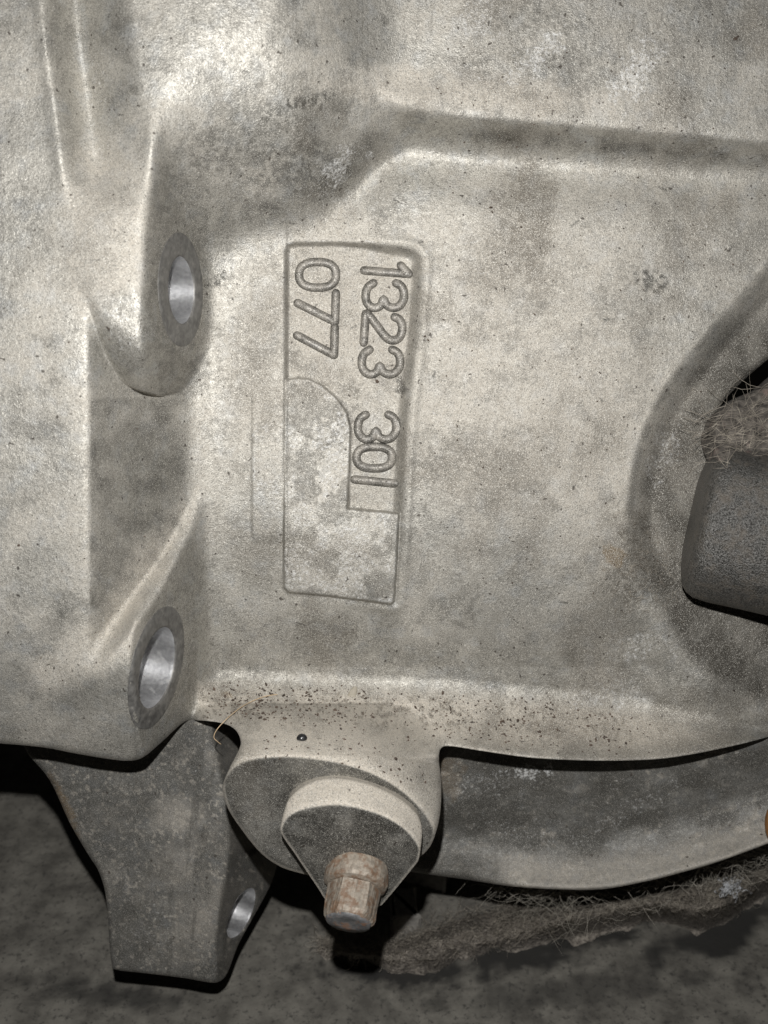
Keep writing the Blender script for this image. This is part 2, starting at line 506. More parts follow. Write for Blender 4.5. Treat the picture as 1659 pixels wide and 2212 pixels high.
def case_h(x, y):
    b = base(y) - 0.00010 * np.clip(x - 950, 0, 900) ** 2
    # upper body and its overhang
    f = (y - c_yt(x)) / (c_yf(x) - c_yt(x))
    soft_ = 1 - np.maximum(f, 0) ** 2.3
    soft_ = smax(np.maximum(soft_, -1.5), 0 * f, 0.22) - 0.02
    fr = 0.5 * (f - 0.06 + np.sqrt((f - 0.06) ** 2 + 0.012))
    hard = np.clip(1 - fr, 0, 1) ** 2.1
    kk = sm((x - 780) / 120)
    up = c_U(x) * (soft_ * (1 - kk) + hard * kk)
    wtop = sm((330 - y) / 140) * (1 - sm((x - 330) / 200)) + sm((300 - y) / 200) * sm((x - 330) / 200)
    up += 16 * np.exp(-((x - 905) / 60) ** 2 - ((y - 215) / 30) ** 2)
    # central wall with ledge at its foot
    q = np.clip((y - c_ylt(x)) / np.maximum(c_ylb(x) - c_ylt(x), 25), 0, 1.15)
    wall = (c_A(x) * q ** 1.8 - 62 * np.clip((y - 900) / 540, 0, 1) ** 2.2 * (1 - sm((x - 1330) / 220)) + 56 * q ** 1.5 * (1 - sm((x - 1330) / 220))) * sm((x - 402) / 48)
    # number pad: sunk field, cast plate lying in it
    sp = sd_poly(x, y, PAD)
    rec = -(20 + 10 * sm((x - 700) / 150)) * sm(-sp / (14 + 13 * sm((x - 760) / 100)))
    sl = sd_poly(x, y, PLATE)
    pl = -5 + 31 * sm((y - 960) / 320)
    ins = sm(-sl / 4.5 + 0.2)
    near = (sp < 30)
    wall = wall + np.where(near, rec * (1 - ins) + pl * ins * sm(-sl / 5), 0)
    wall += 5 * np.exp(-((sp - 9) / 10) ** 2) * sm((x - 700) / 200)
    # faint old step left of the plate
    wall += 3.2 * sm((x - 541) / 6) * sm((x - 541) / 6) * (1 - sm((x - 590) / 40)) * sm((y - 830) / 40) * (1 - sm((y - 1150) / 30))
    # ridge on the right, the collar of the pipe
    d, t = sd_line(x, y, RIDGE)
    d = d
    amp = 1 - 0.65 * sm((t - 0.62) / 0.2)
    wid = 62 + 50 * sm((t - 0.6) / 0.2)
    dr = np.clip(d, 0, 1e9)
    wall += (-40 * sm(dr / wid) * 1.25 * amp - 0.26 * np.clip(dr - 40, 0, 260) * (1 - 0.6 * sm((y - 1300) / 200)) - 2 * np.exp(-((d - 40) / 26) ** 2) * amp) * sm((y - 420) / 160)
    wall += 3 * np.exp(-((d - 85) / 28) ** 2) * sm((y - 700) / 150) * (1 - sm((y - 1150) / 100))
    wall -= 17 * np.exp(-((y - c_yf(x) - 6) / 60) ** 2) * sm((x - 560) / 200)
    h = up + wall
    P = plate_height(x, y)
    near = x < 620
    hl = np.where(near, (1 - wtop) * smax(P, h - 120 * sm((330 - x) / 50), 46) + wtop * h, h)
    # groove at the far left
    dg, tg = sd_line(x, y, GROOVE)
    fade = 1 - sm((y - 330) / 150)
    hl += fade * (-84 * sm((dg + 6) / 84) + 70 * sm((dg - 66) / 130) + 5 * np.exp(-((dg - 118) / 30) ** 2) + 5 * np.exp(-((dg + 6) / 16) ** 2))
    hl = hl + b
    # boss for the cover
    nb = (y > 1520) & (x > 420) & (x < 1010)
    if nb.any():
        xb, yb = x[nb], y[nb]
        s = sd_poly(xb, yb, BOSS)
        sc = np.clip(s, 0, 1e9)
        top = h_boss_plane(np.maximum(yb, 1634)) - 1.35 * sc - 0.009 * sc ** 2 - 3 * np.exp(-(np.abs(s) / 4))
        hl[nb] = pmax(hl[nb] - 500 * sm((yb - 1625) / 90), top, 110)
    # cast skin
    hl = hl + 0.32 * vn(x, y, 5, 901) + 0.2 * vn(x, y, 13, 902) + 0.5 * vn(x, y, 48, 903) + 3 * vn(x, y, 150, 904)
    return hl

CASE_OUT = np.concatenate([
    np.array([(-260, -170), (1730, -170), (1730, 735), (1668, 768), (1605, 822), (1560, 868), (1548, 900), (1600, 950), (1730, 950), (1730, 1575)]),
    catmull([(1659, 1592), (1580, 1612), (1480, 1632), (1400, 1641), (1280, 1643), (1150, 1637), (1040, 1622), (975, 1612), (953, 1616), (948, 1640), (953, 1690), (952, 1745),
             (944, 1790), (928, 1830), (900, 1856), (860, 1880), (780, 1900), (700, 1896), (640, 1884), (598, 1868), (555, 1834), (500, 1760), (483, 1718), (483, 1690), (498, 1655),
             (516, 1620), (520, 1600), (508, 1576), (480, 1562), (425, 1556), (396, 1561), (350, 1602), (312, 1634), (285, 1643), (245, 1641), (170, 1629), (90, 1614), (0, 1606)], 4, False),
    np.array([(-260, 1596)])])

def ell_circle(cx, cy, hf, r, e=14.0):
    """a round hole on the surface hf: centre, frame and rim points in metres"""
    c = P3(cx, cy, hf(np.array([cx]), np.array([cy]))[0])
    def at(dx, dy):
        x, y = np.array([cx + dx]), np.array([cy + dy])
        return P3(x, y, hf(x, y))[0]
    tx = at(e, 0) - at(-e, 0)
    ty = at(0, -3 * e) - at(0, 3 * e)
    nrm = np.cross(tx, ty)
    nrm /= np.linalg.norm(nrm)
    u = ty - nrm * (ty @ nrm)
    u /= np.linalg.norm(u)
    v = np.cross(nrm, u)
    return c, nrm, u, v

def circ(c, u, v, r, n=64):
    a = np.linspace(0, 2 * math.pi, n, endpoint=False)
    return c + r * U * (np.cos(a)[:, None] * u + np.sin(a)[:, None] * v)

def case_attrs(x, y):
    z = np.zeros_like(x)
    n1, n2 = fbm(x, y, 120, 11), fbm(x, y, 40, 12)
    nf = fbm(x, y, 14, 13)
    dust = 0.12 + 0.30 * n1
    led = sm((y - c_ylt(x) - 5) / 60) * sm((x - 415) / 20) * (1 - 0.5 * sm((x - 1350) / 250))
    dust = np.maximum(dust, led * 0.95 * (1 - 0.55 * sm((y - c_ylb(x) + 44) / 34) * (1 - np.exp(-((x - 710) / 260) ** 4))))
    dust = np.maximum(dust, 0.75 * blob(x, y, 310, 1235, 170, 42, -57, 0.3, 21, 0.9) * (x < 425))
    dust = np.maximum(dust, 0.55 * blob(x, y, 190, 1400, 150, 60, -30, 0.4, 22, 1.0))
    dust = np.maximum(dust, 0.55 * blob(x, y, 225, 480, 110, 170, 10, 0.4, 23, 1.0))
    dust = np.maximum(dust, 0.65 * blob(x, y, 1050, 205, 330, 45, 5, 0.4, 24, 1.0))
    dust = np.maximum(dust, 0.55 * blob(x, y, 760, 720, 190, 230, 5, 0.3, 25, 1.0))
    dust = np.maximum(dust, 0.5 * blob(x, y, 1200, 820, 300, 330, 0, 0.5, 26, 1.0))
    oil_shade = 0.16 * sm(n2 * 1.8 - 0.1) + 0.15 * sm(fbm(x, y, 230, 14, 7) * 1.9) + 0.22 * sm(fbm(x, y, 70, 141, 6) * 2.4 - 0.45)
    brk = 0.35 + 0.65 * sm(fbm(x, y, 11, 20, 3) * 1.8 + 0.55)
    def o(a, *k):
        nonlocal oil_shade
        oil_shade = np.maximum(oil_shade, a * brk * blob(x, y, *k))
    o(0.30, 1130, 500, 70, 130, 5, 0.5, 31, 1.0)
    o(0.22, 1080, 590, 130, 80, -30, 0.6, 32, 1.0)
    o(0.80, 1412, 612, 38, 20, 30, 0.8, 33, 0.5)
    o(0.35, 1360, 660, 90, 60, 0, 0.9, 34, 0.8)
    o(0.55, 716, 925, 36, 52, 10, 0.9, 35, 0.6)
    o(0.45, 965, 1000, 60, 14, -35, 0.9, 36, 0.8)
    o(0.40, 960, 985, 90, 60, 0, 0.8, 37, 0.9)
    o(0.45, 990, 1320, 60, 34, 0, 1.0, 38, 0.7)
    o(0.62, 1375, 1210, 62, 100, -10, 0.8, 39, 0.8)
    o(0.55, 1460, 1040, 34, 60, 10, 0.9, 40, 0.7)
    o(0.40, 1180, 90, 150, 130, 0, 0.7, 41, 0.9)
    o(0.62, 610, 360, 210, 95, 12, 0.8, 42, 1.0)  # mottled dark grain, plus shade painted into the hollow
    o(0.55, 690, 218, 40, 14, -10, 0.9, 43, 0.7)
    o(0.40, 560, 270, 90, 30, 20, 1.0, 44, 0.7)
    o(0.55, 1590, 84, 9, 8, 0, 0.6, 45, 0.5)
    o(0.45, 1190, 1578, 42, 22, 20, 0.9, 46, 0.6)
    o(0.35, 640, 1380, 130, 60, 0, 0.9, 47, 1.0)
    o(0.85, 478, 600, 22, 9, -25, 1.3, 48, 0.5)
    o(0.45, 460, 606, 30, 8, -10, 1.2, 49, 0.6)
    # shade painted on the flange back and right hand collar; greasy boss face
    lug = sm((x - c_xl1(y) + 4) / 14) * (1 - sm((x - 448) / 14)) * sm((y - 330) / 60) * (1 - sm((y - 850) / 12))
    oil_shade = np.maximum(oil_shade, lug * (0.38 + 0.25 * nf))
    pk = sm((x - 192) / 6) * (1 - sm((x - 385) / 40)) * sm((y - 850) / 20) * (1 - sm((y - c_yu2(x)) / 30))
    oil_shade = np.maximum(oil_shade, pk * (0.36 + 0.35 * n2))
    f2 = sm((x - 275 - 0.35 * np.clip(1420 - y, 0, 400)) / 20) * (1 - sm((x - 420) / 12)) * sm((y - c_yu2(x) - 60) / 50)
    oil_shade = np.maximum(oil_shade, f2 * (0.30 + 0.2 * n2))
    d, t = sd_line(x, y, RIDGE)
    rt = sm(d / 60) * sm((y - 560) / 200)
    oil_shade = np.maximum(oil_shade, rt * (0.68 + 0.12 * sm((y - 1250) / 150) + 0.4 * n2))
    low = sm((y - 1180) / 300) * (1 - led) * sm((x - 430) / 60)
    oil_shade = np.maximum(oil_shade, low * (0.27 + 0.34 * n2))  # grime, plus shade painted low on the wall
    s = np.where((y > 1560) & (x > 440) & (x < 1000), sd_poly(x, y, BOSS), 99)
    face = sm(-(s + 1) / 6)
    oil_shade = np.maximum(oil_shade * (1 - sm(1 - s / 20) * (1 - face)), face * (0.66 + 0.3 * n2 - 0.25 * blob(x, y, 540, 1760, 60, 70, 40, 0.4, 50, 1)))
    oil_shade = np.maximum(oil_shade, 0.55 * np.exp(-((d - 14) / 12) ** 2) * sm((y - 600) / 200) * (1 - sm((t - .7) / .1)) * sm(n2 + 0.8))  # shade painted along the drop of the ridge
    # shade painted dark in the corners of the pad and round the plate
    sp = sd_poly(x, y, PAD)
    oil_shade = np.maximum(oil_shade, 0.45 * np.exp(-((sp + 9) / 9) ** 2) * (0.6 + 0.5 * nf) * (y < 1260))
    sl = sd_poly(x, y, PLATE)
    oil_shade = np.maximum(oil_shade, 0.5 * np.exp(-((sl - 2.5) / 3.0) ** 2) * (0.7 + 0.4 * nf) * ((x > 640) | (y > 1250)))
    oil_shade = np.maximum(oil_shade, 0.75 * blob(x, y, 866, 832, 12, 22, 0, .8, 51, .6))
    oil_shade = np.maximum(oil_shade, 0.2 * np.exp(-((x - 543) / 3.0) ** 2) * sm((y - 850) / 60) * (1 - sm((y - 1140) / 60)))
    ins = sm(-sl / 5)
    oil_shade = np.maximum(oil_shade, ins * 0.42 * sm((fbm(x, y, 52, 15, 6) - 0.02) * 5))
    # clusters of pepper on the dusty ledge
    pep = sm((fbm(x, y, 7, 16, 2) - 0.36) / 0.08) * led * sm(fbm(x, y, 90, 17) * 1.5 + 0.65) * (s > 4)
    pep = pep * sm((y - c_ylt(x) - 22) / 20) * (1 - sm((y - c_ylt(x) - 100) / 40))
    dust = dust * (1 - face)
    # scratches along the casting at the scuff
    scf = blob(x, y, 668, 222, 64, 18, -8, 0.5, 52, .8) * sm(vn(x * 1.0, y * 0.12, 4, 18) * 3)
    oil_shade = np.maximum(oil_shade, 0.8 * scf)
    # brush streaks at the top and knocks all over
    oil_shade = oil_shade + 0.16 * sm(vn(x, y * 0.09, 3.5, 27) * 1.6 - 0.1) * sm((330 - y) / 150) * sm((x - 320) / 80)
    dg_, _ = sd_line(x, y, GROOVE)
    ox_sheen = z.copy()
    q = np.random.default_rng(77)
    for i in range(80):
        sx, sy, L, a = q.uniform(0, 1650), q.uniform(0, 1560), q.uniform(4, 22), q.uniform(0, 3.14)
        m = (np.abs(x - sx) < 30) & (np.abs(y - sy) < 30)
        dd, _ = seg_dist(x[m], y[m], (sx, sy), (sx + L * math.cos(a), sy + L * math.sin(a)))
        k = sm(1.5 - dd / 1.9)
        if i % 3:
            ox_sheen[m] = np.maximum(ox_sheen[m], 0.75 * k)
        else:
            oil_shade[m] = np.maximum(oil_shade[m], 0.8 * k)
    def w(a, *k):
        nonlocal ox_sheen
        ox_sheen = np.maximum(ox_sheen, a * blob(x, y, *k))
    w(1.1, 740, 350, 44, 30, -40, 1.0, 61, 0.8)
    w(0.55, 700, 385, 70, 30, -30, 1.2, 62, 0.9)
    w(0.45, 225, 220, 26, 170, -6, 0.8, 60, 1.0)  # painted highlight on the ridge beside the groove
    w(0.35, 640, 430, 150, 60, 0, 1.0, 63, 1.2)
    w(0.95, 1362, 165, 80, 34, -50, 1.2, 64, 0.9)
    w(0.85, 1160, 120, 70, 26, -45, 1.2, 65, 0.9)
    w(0.95, 1013, 66, 12, 11, 0, 0.5, 66, 0.5)
    w(0.8, 1025, 40, 60, 40, 0, 1.1, 67, 0.9)
    w(0.75, 1330, 1500, 90, 24, -10, 1.1, 68, 0.8)
    w(0.75, 1370, 1400, 70, 24, 0, 1.2, 69, 0.8)
    w(0.75, 1440, 980, 26, 70, 25, 1.0, 70, 0.8)
    w(0.5, 1550, 310, 110, 30, 5, 1.1, 71, 0.8)
    w(0.35, 1150, 350, 70, 18, 10, 1.1, 72, 0.8)
    w(0.40, 500, 420, 80, 70, 0, 1.1, 73, 1.0)
    w(0.9, 961, 348, 6, 5, 0, .4, 74, .5)
    w(0.30, 430, 960, 26, 120, 0, 0.8, 75, 1.0)  # painted highlight on the fillet right of the pocket
    w(0.7, 252, 680, 9, 14, 10, 0.6, 76, .6)
    w(0.45, 260, 740, 60, 50, 40, 1.0, 77, .8)
    ox_sheen = np.maximum(ox_sheen, ins * 0.75 * sm(0.6 - (fbm(x, y, 52, 15, 6) - 0.02) * 4))
    ox_sheen = np.maximum(ox_sheen, 0.72 * sm((x - 542) / 4) * (1 - sm((x - 606) / 8)) * sm((y - 835) / 20) * (1 - sm((y - 1130) / 26)) * (0.6 + 0.9 * n2))
    ox_sheen = np.maximum(ox_sheen, 0.4 * np.exp(-((x - 192) / 5) ** 2) * sm((y - 840) / 30) * (1 - sm((y - 1340) / 30)) * (0.5 + 0.5 * nf))  # painted highlight line along the flange edge
    # pale scratches
    for a, bb in (((910, 546), (1032, 521)), ((905, 578), (975, 588)), ((975, 588), (1112, 592)), ((620, 525), (700, 520)), ((790, 520), (830, 527))):
        dd, _ = seg_dist(x, y, a, bb)
        ox_sheen = np.maximum(ox_sheen, 1.0 * sm(1.6 - dd / 2.0) * (0.6 + 0.5 * nf))
    rust = 1.0 * blob(x, y, 1324, 1206, 22, 22, 20, 0.9, 81, .6) + 0.6 * blob(x, y, 490, 1502, 12, 7, 0, .6, 82, .5)
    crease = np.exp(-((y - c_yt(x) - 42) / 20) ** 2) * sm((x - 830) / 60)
    oil_shade = np.maximum(oil_shade, np.exp(-((y - c_yf(x) + 55) / 48) ** 2) * sm((x - 440) / 80) * (1 - sm((x - 800) / 80)) * (0.46 + 0.45 * n2))  # shade painted along the foot of the upper slope
    oil_shade = np.maximum(oil_shade, crease * (0.42 + 0.45 * n2))  # dirt and painted shade in the crease under the step edge
    oil_shade = np.maximum(oil_shade, 0.38 * np.exp(-((dg_ - 22) / 22) ** 2) * (1 - sm((y - 360) / 110)) * (0.7 + 0.5 * n2))  # darker strip along the groove
    soil_shade = led * sm((fbm(x, y, 11, 28, 4) - 0.12) / 0.14) * sm(fbm(x, y, 70, 29) * 1.6 + 0.5) * sm((y - c_ylt(x) - 20) / 26) * (1 - sm((y - c_ylt(x) - 92) / 34)) * (s > 3)
    soil_shade = np.maximum(soil_shade, 0.9 * blob(x, y, 1190, 1578, 34, 20, 20, 1.0, 46, 0.6))
    soil_shade = np.maximum(soil_shade, 0.55 * sm(fbm(x, y, 190, 30, 7) * 2.0 - 0.1) * sm((x - 440) / 100))
    soil_shade = np.maximum(soil_shade, 0.4 * rt)  # shade of the collar, painted in brown as well
    soil_shade = np.maximum(soil_shade, 0.85 * blob(x, y, 1150, 470, 50, 115, 4, 0.5, 142, 0.7) * (0.5 + 0.5 * brk))
    soil_shade = np.maximum(soil_shade, 0.7 * blob(x, y, 1385, 1190, 60, 90, -12, 0.8, 143, 0.8) * (0.4 + 0.6 * brk))
    soil_shade = np.maximum(soil_shade, 0.68 * (0.4 + 0.6 * brk) * np.maximum(blob(x, y, 1125, 500, 75, 130, 5, 0.6, 31, 1.0), 0.9 * blob(x, y, 1060, 600, 120, 80, -30, 0.8, 32, 1.0)))
    soil_shade = np.maximum(soil_shade, 0.34 * sm(-(sp + 8) / 14) * (0.7 + 0.6 * n2) * (1 - ins))
    soil_shade = np.maximum(soil_shade, 0.95 * pep)
    return {'dust': dust, 'oil_shade': oil_shade, 'oxide_sheen': ox_sheen, 'rust': rust, 'soil_shade': soil_shade}

# ------------------------------------------------------------------ the gearbox
gear = bpy.data.objects.new('gearbox', None)
COL.objects.link(gear)
gear.location = P3(700, 1500, -300)
gear.empty_display_size = 0.02
tag(gear, 'grey cast aluminium gearbox casing with raised numbers and two bolt lugs, filling the view', 'gearbox')

holes = []
for cx, cy, r, ro in ((392, 627, 67, 113), (340, 1442, 86, 130)):
    c, n, u, v = ell_circle(cx, cy, case_h, r)
    holes.append((c, n, u, v, r, ro))
cuts = [project(circ(c, u, v, r + 5)) for c, n, u, v, r, ro in holes]
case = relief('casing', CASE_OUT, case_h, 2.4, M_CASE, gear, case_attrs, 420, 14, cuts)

def bored_hole(parent, c, n, u, v, r, ro, depth, ring=True, name='spot_face', hf=None):
    """greasy machined ring round a hole, with the bright bore running into the metal"""
    k = 72
    top = circ(c + n * 2.5 * U, u, v, r, k)
    if ring:
        rs = [(ro, 0), (ro, 0), (ro - 2, 0), (0.5 * (ro + r), 0), (r + 5, 2.5), (r, 1.0), (r, -4)]
        V = np.concatenate([circ(c + n * z * U, u, v, q, k) for q, z in rs])
        q2 = project(V[:4 * k])
        hq = hf(q2[:, 0].copy(), q2[:, 1].copy()) + np.repeat([-8.0, 0.5, 2.0, 2.5], k)
        V[:4 * k] = P3(q2[:, 0], q2[:, 1], hq)
        F = [(i * k + j, i * k + (j + 1) % k, (i + 1) * k + (j + 1) % k, (i + 1) * k + j) for i in range(len(rs) - 1) for j in range(k)]
        put(name, mesh_np(name, V, F, M_RING), parent)
    rs = [(r + 0.3, 0.0), (r - 1.0, -8), (r - 1.5, -depth), (0.4, -depth - 20)]
    V = np.concatenate([circ(c + n * z * U, u, v, q, k) for q, z in rs])
    F = [(i * k + (j + 1) % k, i * k + j, (i + 1) * k + j, (i + 1) * k + (j + 1) % k) for i in range(len(rs) - 1) for j in range(k)]
    put('bore', mesh_np('bore', V, F, M_BORE), parent)

for c, n, u, v, r, ro in holes:
    bored_hole(case, c, n, u, v, r, ro, 520, True, 'spot_face', case_h)

# raised digits: half-round beads along strokes
def stroke_mesh(name, paths, rw, rh, hf, mat, parent):
    V, F = [], []
    K = 13
    for path, closed in paths:
        p = np.asarray(path, float)
        n = len(p)
        if closed:
            tg = np.roll(p, -1, 0) - np.roll(p, 1, 0)
        else:
            tg = np.gradient(p, axis=0)
        tg /= np.linalg.norm(tg, axis=1)[:, None] + 1e-9
        nr = np.stack([-tg[:, 1], tg[:, 0]], 1)
        rings = []
        if closed:
            seq = [(p[i], nr[i], 1.0) for i in range(n)]
        else:
            seq = []
            for a in (80, 55, 30):
                a = math.radians(a)
                seq.append((p[0] - tg[0] * rw * math.sin(a), nr[0], math.cos(a)))
            seq += [(p[i], nr[i], 1.0) for i in range(n)]
            for a in (30, 55, 80):
                a = math.radians(a)
                seq.append((p[-1] + tg[-1] * rw * math.sin(a), nr[-1], math.cos(a)))
        st = len(V)
        for q, m_, sc in seq:
            for k in range(K):
                a = math.pi * k / (K - 1)
                off = math.cos(a) * rw * sc
                hh = (math.sin(a) ** 1.25) * rh * sc
                x, y = q[0] + m_[0] * off, q[1] + m_[1] * off
                V.append((x, y, hh + 0.5 * random.uniform(-1, 1) - 1.0))
        m = len(seq)
        for i in range(m if closed else m - 1):
            for k in range(K - 1):
                a, b = st + i * K + k, st + ((i + 1) % m) * K + k
                F.append((a, a + 1, b + 1, b))
    V = np.array(V)
    hb = hf(V[:, 0].copy(), V[:, 1].copy())
    P = P3(V[:, 0], V[:, 1], hb + V[:, 2])
    x, y = V[:, 0], V[:, 1]
    top = V[:, 2] / rh
    at = {'dust': np.clip(0.25 + 0.25 * fbm(x, y, 20, 91), 0, 1), 'oil_shade': np.clip(0.16 + 0.5 * fbm(x, y, 12, 92) + 0.75 * (1 - top) ** 1.2, 0, 1), 'oxide_sheen': 0 * x, 'rust': 0 * x}  # shade painted dark towards the foot of each stroke
    return put(name, mesh_np(name, P, F, mat, at), parent)

def arc(cx, cy, rx, ry, n=28):
    a = np.linspace(0, 2 * math.pi, n, endpoint=False)
    e = 0.82
    return np.stack([cx + rx * np.sign(np.cos(a)) * np.abs(np.cos(a)) ** e, cy + ry * np.sign(np.sin(a)) * np.abs(np.sin(a)) ** e], 1)

def line(a, b, n=8):
    return [tuple(np.array(a) + (np.array(b) - np.array(a)) * t) for t in np.linspace(0, 1, n)]

def tr(p, dx=0, dy=0):
    return [c4(q[0] + dx, q[1] + dy) for q in p]

three = [(650, 298), (622, 318), (609, 352), (611, 392), (630, 422), (662, 432), (692, 416), (706, 384), (722, 416), (755, 432), (790, 422), (814, 388), (816, 345), (800, 312), (774, 298)]
two = [(766, 482), (794, 498), (807, 535), (800, 580), (774, 606), (740, 606), (708, 580), (672, 532), (640, 490), (616, 462)]
RW = 9.6
digits = [
    ('digit_one', [(line(c4(600, 228), c4(842, 247), 20), False), (line(c4(842, 247), c4(800, 202), 8), False)]),
    ('digit_three', [(catmull(tr(three), 4, False), False)]),
    ('digit_two', [(catmull(tr(two), 4, False), False), (line(c4(608, 465), c4(597, 620), 14), False)]),
    ('digit_three', [(catmull(tr(three, -21, 362), 4, False), False)]),
    ('digit_three', [(catmull(tr(three, -42, 716), 4, False), False)]),
    ('digit_zero', [([c4(*q) for q in arc(655, 1247, 97, 59)], True)]),
    ('digit_one', [(line(c4(548, 1366), c4(762, 1388), 18), False)]),
    ('digit_zero', [([c4(*q) for q in arc(346, 252, 101, 70)], True)]),
    ('digit_seven', [(line(c4(446, 352), c4(441, 508), 14), False), (line(c4(438, 506), c4(238, 406), 16), False)]),
    ('digit_seven', [(line(c4(440, 538), c4(436, 688), 14), False), (line(c4(434, 688), c4(235, 582), 16), False)]),
]
for nm, pth in digits:
    stroke_mesh(nm, pth, RW, 13.0, case_h, M_DIGIT, case)

relief('number_plate', PLATE, lambda x, y: case_h(x, y) + 1.6, 2.4, M_CASE, case, case_attrs, 14, 3.5)

# cover bolted on the boss
COVER_SIL = catmull([c7(*p) for p in [(510, 1130), (514, 1050), (530, 985), (562, 905), (640, 832), (740, 784), (880, 770), (1050, 800), (1200, 858), (1320, 930), (1400, 1012), (1430, 1110),
                     (1420, 1225), (1408, 1295), (1378, 1345), (1200, 1560), (1140, 1610), (980, 1640), (820, 1580), (745, 1480), (600, 1265)]], 4)
def cover_h(x, y):
    s = sd_poly(x, y, COVER)
    f = h_boss_plane(y) + 118 - 0.05 * (y - 1740)
    return smin(f, f - 1.7 * s, 13) + 0.4 * vn(x, y, 6, 905) + 1.4 * vn(x, y, 30, 906)
def cover_a(x, y):
    s = sd_poly(x, y, COVER)
    face = sm(-(s + 1) / 5)
    n2 = fbm(x, y, 36, 95)
    dust = (1 - face) * (0.95 + 0.15 * n2) + face * 0.25 * sm(fbm(x, y, 50, 96) * 2 - 0.3)
    oil_shade = face * (0.72 + 0.3 * n2)
    oil_shade = np.maximum(oil_shade, face * 0.95 * blob(x, y, 650, 1815, 40, 9, 12, .7, 97, .6))
    oil_shade = np.maximum(oil_shade, face * 0.9 * blob(x, y, 640, 1765, 34, 6, -8, .7, 98, .6))
    ox_sheen = face * 0.4 * blob(x, y, 780, 1820, 50, 10, 15, 1.1, 99, .8)
    return {'dust': dust, 'oil_shade': oil_shade, 'oxide_sheen': ox_sheen, 'rust': 0 * x}
cover = relief('drain_cover', COVER_SIL, cover_h, 2.2, M_CASE, gear, cover_a, 190, 3)

# rusty bolt
ax = RIGHT * -0.15 + UPV * -0.74 + BACK * 0.64
ax /= np.linalg.norm(ax)
au = np.cross(ax, BACK)
au /= np.linalg.norm(au)
av = np.cross(ax, au)
bolt = bpy.data.objects.new('cover_bolt', None)
COL.objects.link(bolt)
b0 = P3(768, 1905, cover_h(np.array([768.0]), np.array([1905.0]))[0] + 20)
bolt.parent = gear
bolt.location = b0 - np.array(gear.location)
bolt.empty_display_size = 0.005

def lathe(name, c, prof, mat, parent, k=48, wob=0.0, hexa=0.0, smooth=True, scl=1.0):
    V = []
    for r, z in prof:
        for j in range(k):
            a = 2 * math.pi * j / k
            rr = r
            if hexa and r > 4:
                m = (a % (math.pi / 3)) - math.pi / 6
                rr = r * ((1 - hexa) + hexa * math.cos(math.pi / 6) / math.cos(m) * 1.06)
            rr *= 1 + wob * (0.6 * vn(np.array(j * 1.0), np.array(z * 0.3), 2.5, 700) + 0.4 * vn(np.array(j * 3.0), np.array(z * 0.6), 2.0, 701))
            z2, rr = (z * scl, rr * scl)
            V.append(c + U * (z2 * ax + rr * (math.cos(a) * au + math.sin(a) * av)))
    F = [(i * k + j, (i + 1) * k + j, (i + 1) * k + (j + 1) % k, i * k + (j + 1) % k) for i in range(len(prof) - 1) for j in range(k)]
    return put(name, mesh_np(name, np.array(V), F, mat, None, smooth), parent)

lathe('bolt_flange', b0, [(30, -60), (72, -40), (75, -20), (75, 2), (72, 10), (64, 15), (50, 17)], M_BOLT, bolt, 60, 0.03, 0, False, 0.86)
lathe('bolt_head', b0, [(61, 10), (60, 18), (59, 56), (59, 80), (56, 90), (51, 96)], M_BOLT, bolt, 72, 0.06, 0.55, False, 0.86)
lathe('bolt_end', b0, [(53, 94), (50, 99), (30, 98), (8, 96), (0.3, 96)], M_BOLTEND, bolt, 48, 0.05, 0, True, 0.86)

# leg under the flange
LEG = np.concatenate([np.array([(10, 1480), (40, 1590)]),
    catmull([(62, 1632), (108, 1686), (150, 1776), (190, 1845), (213, 1882), (228, 1932), (234, 2000), (238, 2060), (244, 2093)], 4, False),
    catmull([(262, 2097), (320, 2103), (400, 2113), (450, 2122), (474, 2120), (492, 2100), (514, 2042), (545, 1985), (574, 1932), (590, 1898), (600, 1860)], 4, False),
    np.array([(640, 1780), (640, 1480)])])
c_lr = curve1([(1450, 440), (1600, 462), (1780, 498), (1880, 492), (1960, 474), (2040, 468), (2120, 466)], 30)
def leg_h(x, y):
    h = -190 - 0.30 * (y - 1700) - 200 * (1 - sm((y - 1505) / 45))
    h = h - 0.00045 * np.clip(380 - x, 0, 400) ** 2
    h = h + 14 * np.exp(-((x - c_lr(y) + 30) / 40) ** 2)
    d = np.clip(x - c_lr(y), 0, 400)
    h = smin(h, h + 4 - 3.4 * (x - c_lr(y)), 14)
    h = h + 26 * sm((y - 1835 + 0.5 * (x - 540)) / 16) * sm((x - 505) / 40) 
    return h + 0.5 * vn(x, y, 6, 907) + 1.2 * vn(x, y, 22, 908) + 3 * vn(x, y, 90, 909)
def leg_a(x, y):
    n2 = fbm(x, y, 60, 101)
    dust = 0.06 + 0.3 * n2 + 0.2 * sm((y - 1650) / 100) * (1 - sm((y - 1900) / 200)) * np.exp(-((x - 400) / 120) ** 2)
    oil_shade = 0.34 + 0.4 * fbm(x, y, 110, 102)
    dust = np.maximum(dust, 0.6 * sm((fbm(x, y, 8, 122, 3) - 0.36) / 0.12))
    oil_shade = np.maximum(oil_shade, 0.5 * sm(vn(x + 0.1 * y, y * .16, 9, 123) * 1.6))
    ox_sheen = 0.35 * blob(x, y, 330, 2010, 40, 60, 20, 1.0, 103, .9) + 0.4 * blob(x, y, 467, 2095, 8, 22, 0, .7, 104, .8) + 0.3 * blob(x, y, 420, 1650, 10, 30, 0, .8, 105, .8)
    return {'dust': dust, 'oil_shade': oil_shade, 'oxide_sheen': ox_sheen, 'rust': 0.5 * blob(x, y, 140, 1740, 10, 60, -25, .5, 106, .8)}
lh = ell_circle(521, 1972, leg_h, 60, 6.0)
